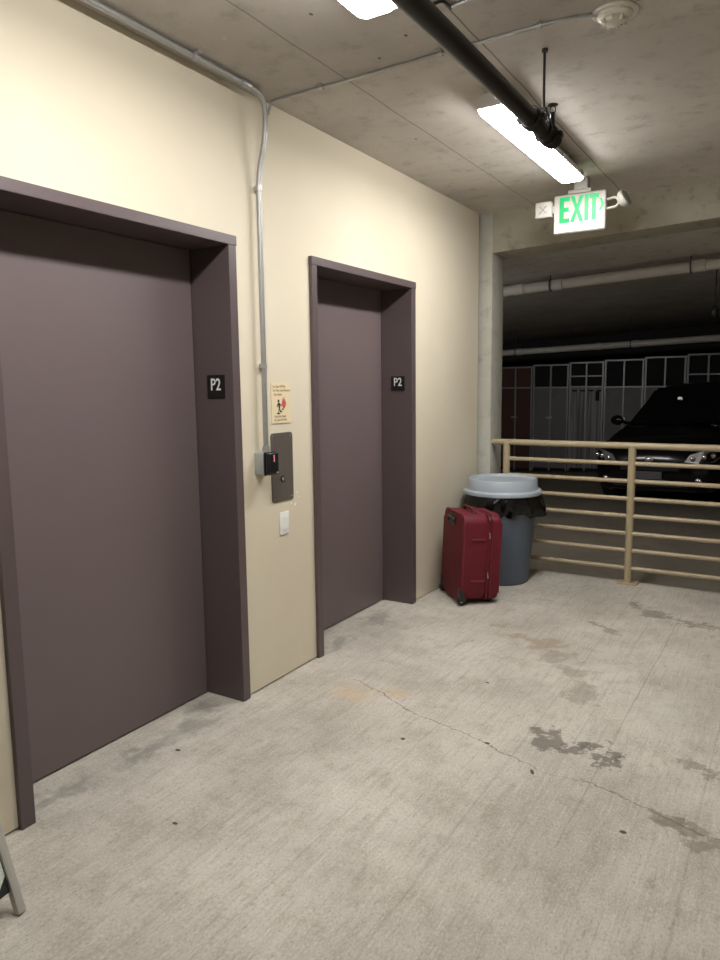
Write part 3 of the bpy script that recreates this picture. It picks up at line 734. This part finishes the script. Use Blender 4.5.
for z in (.505, .225):
    bm = bmesh.new(); x = W/2+.004
    add_tube(bm, [(x, .049, z), (x+.004, .050, z-.012), (x+.004, .052, z-.040)], [.005, .004, .004], 8); cs('zip_pull', bm, 'silver', 40, lab='silver zipper pull')
cs('front_pocket', rounded(-W/2+.035, W/2-.035, Dp/2-.01, Dp/2+.007, .07, .40, .04, .006), 'case')

# ------------------------------------------------------------------ stand at the lower left edge
t = thing('sign_stand', 'grey metal leg of a folding sign stand at the left edge', 'sign stand', (.378, 1.128, 0), (0, 0, math.radians(8)))
LEAN = Matrix.Rotation(math.radians(-17), 4, 'Y')
def ss(nm, bm, mat, lean=LEAN, lab=None):
    bmesh.ops.transform(bm, matrix=lean, verts=bm.verts); return obj(nm, bm, mat, t, 30, lab)
ss('front_leg', add_box(bmesh.new(), -.010, .012, -.026, .0, .004, 1.05, bevel=.002), 'sign_steel')
ss('front_leg', add_box(bmesh.new(), -.010, .012, -.60, -.566, .004, 1.05, bevel=.002), 'sign_steel')
ss('cross_bar', add_box(bmesh.new(), -.008, .008, -.566, -.034, 1.02, 1.05, bevel=.002), 'sign_steel')
ss('sign_board', add_box(bmesh.new(), -.006, .002, -.566, -.026, .075, 1.02), 'board_black', lab='black sign board')
ss('paper_sheet', add_prism(bmesh.new(), [(-.029, .20), (-.029, .125), (-.065, .088), (-.54, .088), (-.54, .28), (-.20, .28)], 0, .0025, .004), 'board_green', lab='pale green sheet on the board')
LEAN2 = Matrix.Translation((-.36, -.2, 0)) @ Matrix.Rotation(math.radians(3), 4, 'Y')
ss('rear_leg', add_box(bmesh.new(), -.010, .010, -.130, -.10, .004, 1.03, bevel=.002), 'sign_steel', LEAN2)
ss('rear_leg', add_box(bmesh.new(), -.010, .010, -.60, -.566, .004, 1.03, bevel=.002), 'sign_steel', LEAN2)

# ------------------------------------------------------------------ the parking ramp beyond the railing
def far_pipe(x0, x1, y, z_at0, r, slope, bands, label, hang):
    t = thing('drain_pipe', label, 'pipe', (0, y, z_at0), (0, -math.atan(slope), 0))
    obj('tube', add_tube(bmesh.new(), [(x0, 0, 0), (x1, 0, 0)], r, 20), 'white_pipe', t, 40)
    for x in bands: obj('coupling', add_tube(bmesh.new(), [(x-.05, 0, 0), (x-.045, 0, 0), (x+.045, 0, 0), (x+.05, 0, 0)], [r*1.02, r*1.12, r*1.12, r*1.02], 20), 'white_pipe', t, 30)
    for x in bands[::2]:
        bm = bmesh.new(); add_tube(bm, [(x-.075, 0, 0), (x-.062, 0, 0)], r*1.16, 20); add_tube(bm, [(x-.068, 0, r), (x-.068, 0, hang)], .006, 8); obj('hanger', bm, 'band', t, 40)
    return t
far_pipe(-2.5, 5, 7.0, 2.447, .049, .048, (.22, -.16, 1.45, 2.9, -1.6), 'white drain pipe under the soffit, nearer and thicker in view', .115)
far_pipe(-7, 7, 12.0, 2.122, .050, .033, (-1.85, -.55, .02, -3.4, 1.9, 3.4), 'white drain pipe deep in the dark ramp above the lockers', .44)
t = thing('drop_line', 'thin black line hanging from the ramp soffit at the right edge', 'cable', (1.56, 7.25, 2.612))
obj('cord', add_tube(bmesh.new(), [(0, 0, 0), (.003, 0, -.20), (0, 0, -.42)], .005, 8), 'black_pipe', t, 40)
obj('end_weight', add_lathe(bmesh.new(), [(0, -.41), (.014, -.42), (.026, -.46), (.024, -.50), (.008, -.53), (0, -.53)], 16), 'black_pipe', t, 40)

def locker(xa, xb, kind, label):
    y = 13.9; w = xb-xa; zt = 1.985+SL*xa; zb = -.115+SL*xb
    t = thing('storage_locker', label, 'locker', (xa, y, zb), group='storage lockers at the back of the ramp')
    Hh = zt-zb; fr = .022
    def rel(z): return z-zb
    obj('carcass', B(.012, w-.012, .02, .62, .012, Hh-.03), 'locker_dark', t, label='dark locker interior')
    for x in (0.018, w/2, w-.018):
        obj('upright', add_box(bmesh.new(), x-fr*.7, x+fr*.7, -.022, .018, .001, Hh, bevel=.002), 'locker_frame', t)
    obj('top_bar', add_box(bmesh.new(), 0, w, -.024, .018, Hh-.03, Hh, bevel=.002), 'locker_frame', t)
    zm = rel(1.43 if kind != 'rib' else 1.44)
    if kind != 'tall':
        obj('mid_bar', add_box(bmesh.new(), 0, w, -.024, .018, zm, zm+.028, bevel=.002), 'locker_frame', t)
    mt = {'red': 'locker_red', 'grey': 'locker_panel', 'rib': 'locker_rib', 'tall': 'locker_panel'}[kind]
    for i in (0, 1):
        x0, x1 = i*w/2+.016, (i+1)*w/2-.016
        d = obj('door', B(x0, x1, -.008, .008, .06, zm-.002), mt, t)
        if i == 1 and kind != 'rib': obj('latch', add_box(bmesh.new(), w/2-.075, w/2+.045, -.050, -.024, rel(.84), rel(.89), bevel=.006), 'silver', d)
        if kind == 'red': obj('upper_board', B(x0, x1, -.004, .008, zm+.03, Hh-.03), mt, t)
    if kind == 'rib':
        obj('slot_bar', add_box(bmesh.new(), 0, w, -.026, .016, rel(1.64), rel(1.665), bevel=.002), 'locker_frame', t)
        for k in range(4): obj('vent_slot', B(.06+k*.155, .15+k*.155, -.012, -.008, zm-.075, zm-.045), 'locker_dark', t)
        obj('lock_plate', add_box(bmesh.new(), w-.145, w-.075, -.016, -.008, rel(1.19), rel(1.38), bevel=.003), 'locker_dark', t, label='black lock plate')
    return t
edges = [-2.915, -2.215, -1.51, -.86, -.156, .543, 1.24]
kinds = ['red', 'grey', 'rib', 'grey', 'grey', 'rib']
labs = ['red-brown storage locker nearest the concrete column', 'grey two-door storage locker just right of the red-brown one', 'ribbed grey storage locker with black lock plate and bright top bars',
        'grey storage locker directly left of the dark car', 'grey storage locker showing only its top above the car windscreen', 'ribbed storage locker at the right edge above the car roof']
for a, b, k, l in zip(edges, edges[1:], kinds, labs): locker(a+.004, b-.004, k, l)

# parked car: local frame, nose towards -y, ground at z = 0
CX, CY = .68, 9.80
t = thing('parked_car', 'dark parked car facing the railing in the unlit ramp', 'car', (CX, CY, -.12+SL*CX), (0, -math.atan(SL), math.radians(-13)))
secs = [  # y, half width, bottom z, shoulder z, top z, top half width
    (-.02, .52, .30, .52, .60, .40), (.02, .66, .24, .60, .72, .50), (.10, .76, .21, .68, .80, .60), (.30, .84, .20, .74, .87, .68), (.70, .88, .20, .80, .95, .74),
    (1.15, .90, .20, .86, 1.02, .78), (1.6, .90, .20, .92, 1.03, .80), (2.6, .90, .20, .94, 1.03, .80), (3.6, .89, .22, .95, 1.03, .79), (4.25, .85, .30, .92, 1.00, .72), (4.45, .76, .40, .80, .92, .62)]
bm = bmesh.new(); rings = []
for y, hw, zb, zs, ztp, tw in secs:
    pr = [(-hw*.80, zb), (-hw*.97, zb+.10), (-hw, (zb+zs)/2), (-hw*.985, zs), (-tw, ztp-.02), (-tw*.5, ztp+.012), (0, ztp+.02), (tw*.5, ztp+.012), (tw, ztp-.02), (hw*.985, zs), (hw, (zb+zs)/2), (hw*.97, zb+.10), (hw*.80, zb)]
    rings.append([bm.verts.new((x, y, z)) for x, z in pr])
for a, b in zip(rings, rings[1:]):
    n = len(a)
    for k in range(n): bm.faces.new((a[k], a[(k+1) % n], b[(k+1) % n], b[k]))
bm.faces.new(rings[0]); bm.faces.new(rings[-1][::-1])
obj('car_body', bm, 'car_paint', t, 35)
# cabin
cab = [(1.12, .76, 1.00, .74, 1.02), (1.45, .78, 1.00, .66, 1.27), (1.95, .79, 1.00, .585, 1.545), (2.4, .79, 1.0, .60, 1.60), (3.2, .79, 1.0, .59, 1.595), (3.8, .78, 1.0, .56, 1.52), (4.30, .74, .97, .62, 1.06)]
bm = bmesh.new(); rings = []
for y, bw, zb, tw, zt in cab:
    pr = [(-bw, zb), (-(bw+tw)/2-.01, (zb+zt)/2), (-tw, zt-.03), (-tw*.86, zt), (0, zt+.015), (tw*.86, zt), (tw, zt-.03), ((bw+tw)/2+.01, (zb+zt)/2), (bw, zb)]
    rings.append([bm.verts.new((x, y, z)) for x, z in pr])
for a, b in zip(rings, rings[1:]):
    n = len(a)
    for k in range(n): bm.faces.new((a[k], a[(k+1) % n], b[(k+1) % n], b[k]))
bm.faces.new(rings[0]); bm.faces.new(rings[-1][::-1])
obj('cabin', bm, 'car_paint', t, 35)
bm = bmesh.new()
def quad_slab(bm, ps, d):
    A = [bm.verts.new(p) for p in ps]; Bv = [bm.verts.new(Vector(p)+Vector(d)) for p in ps]
    bm.faces.new(A); bm.faces.new(Bv[::-1])
    for k in range(len(A)): bm.faces.new((A[k], Bv[k], Bv[(k+1) % len(A)], A[(k+1) % len(A)]))
    return bm
obj('windscreen', quad_slab(bm, [(-.70, 1.13, 1.045), (.70, 1.13, 1.045), (.53, 1.90, 1.545), (-.53, 1.90, 1.545)], (0, -.012, .012)), 'car_glass', t)
for s in (-1, 1):
    obj('side_window', quad_slab(bmesh.new(), [(s*.79, 1.55, 1.06), (s*.80, 2.5, 1.06), (s*.635, 2.5, 1.53), (s*.63, 2.02, 1.51)], (s*.012, 0, .004)), 'car_glass', t)
    obj('side_window', quad_slab(bmesh.new(), [(s*.80, 2.56, 1.06), (s*.80, 3.6, 1.06), (s*.61, 3.5, 1.50), (s*.635, 2.56, 1.53)], (s*.012, 0, .004)), 'car_glass', t)
    bm = bmesh.new(); add_sphere(bm, (s*.99, 1.42, 1.10), .10, 1.0, .55, .75); add_tube(bm, [(s*.78, 1.42, 1.04), (s*.93, 1.42, 1.08)], [.03, .022], 10)
    obj('wing_mirror', bm, 'car_paint', t, 60)
    # headlight wrapped round the corner
    hp = [(s*.44, -.035, .60), (s*.60, .005, .58), (s*.76, .090, .60), (s*.84, .290, .70), (s*.80, .280, .77), (s*.66, .055, .74), (s*.50, .005, .69)]
    hl = obj('headlight', quad_slab(bmesh.new(), hp, (0, .10, 0)), 'lamp_glass', t)
    bm = bmesh.new()
    for q in ((s*.54, -.022, .645), (s*.66, .035, .66), (s*.75, .09, .675)): add_sphere(bm, q, .034, 1, .7, 1, 16, 10)
    obj('reflector', bm, 'chrome', hl, 60)
    obj('fog_lamp', add_sphere(bmesh.new(), (s*.60, .0, .36), .045, 1, .5, 1, 16, 10), 'chrome', t, 60)
    for y in (.85, 3.60):
        bm = bmesh.new(); add_tube(bm, [(s*.70, y, .33), (s*.73, y, .33), (s*.89, y, .33), (s*.91, y, .33)], [.30, .33, .33, .30], 32)
        wh = obj('wheel', bm, 'rubber', t, 30)
        bm = bmesh.new(); add_tube(bm, [(s*.90, y, .33), (s*.915, y, .33)], [.20, .17], 10); obj('rim', bm, 'rim', wh, 30)
obj('grille', add_box(bmesh.new(), -.38, .38, -.040, .0, .48, .60, bevel=.01), 'car_trim', t)
obj('lower_grille', add_box(bmesh.new(), -.48, .48, -.032, .01, .27, .36, bevel=.01), 'car_trim', t)
obj('badge', add_sphere(bmesh.new(), (0, -.038, .625), .05, 1.3, .3, .7, 20, 10), 'silver', t, 60)
obj('licence_plate', add_box(bmesh.new(), -.17, .17, -.055, -.035, .375, .475, bevel=.004), 'plate_white', t)
obj('windscreen_tag', add_box(bmesh.new(), .10-.26, .17-.26, 1.585, 1.60, 1.365, 1.41, bevel=.004), 'silver', t, label='small pale tag behind the windscreen')  # small solid tag in plain silver at the windscreen

for ch in t.children_recursive:
    if ch.type == 'MESH': ch.data.transform(Matrix.Diagonal((1, .86, 1, 1)))

# unseen strip light added behind the elevator shaft to brighten the ramp
l4 = copy_tree(lamp); l4.location = (-2.2, 5.80, 2.15)
l4.rotation_euler = Matrix(((0, 1, 0), (0, 0, -1), (-1, 0, 0))).to_euler()
tag(l4, 'added unseen strip light brightening the ramp from behind the elevator shaft', 'light fixture'); del l4['group']
for ch in l4.children:
    if ch.name.startswith('lens'):
        ch.data = ch.data.copy(); ch.data.materials[0] = M['fill_lens']

# ------------------------------------------------------------------ light, camera, colour
w = bpy.data.worlds.new('garage_air'); S.world = w; w.use_nodes = True
w.node_tree.nodes['Background'].inputs[0].default_value = (.6, .6, .62, 1)
w.node_tree.nodes['Background'].inputs[1].default_value = 0.02

cam = bpy.data.cameras.new('camera'); co = bpy.data.objects.new('camera', cam); COL.objects.link(co); S.camera = co
cam.sensor_fit = 'VERTICAL'; cam.sensor_height = 36; cam.sensor_width = 27
cam.lens = 717.0856/960*36
r = Vector((0.85513394, 0.51827336, -0.01177564)); u = Vector((-0.05746084, 0.11733464, 0.99142868)); f = Vector((-0.51521277, 0.84712768, -0.13011725))
m = Matrix((r, u, -f)).transposed().to_4x4(); m.translation = (2.238939, 0, 1.52); co.matrix_world = m
cam.clip_start = .02; cam.clip_end = 100
S.view_settings.view_transform = 'Standard'; S.view_settings.look = 'None'; S.view_settings.gamma = 1
S.view_settings.use_curve_mapping = False
S.view_settings.exposure = 0.0
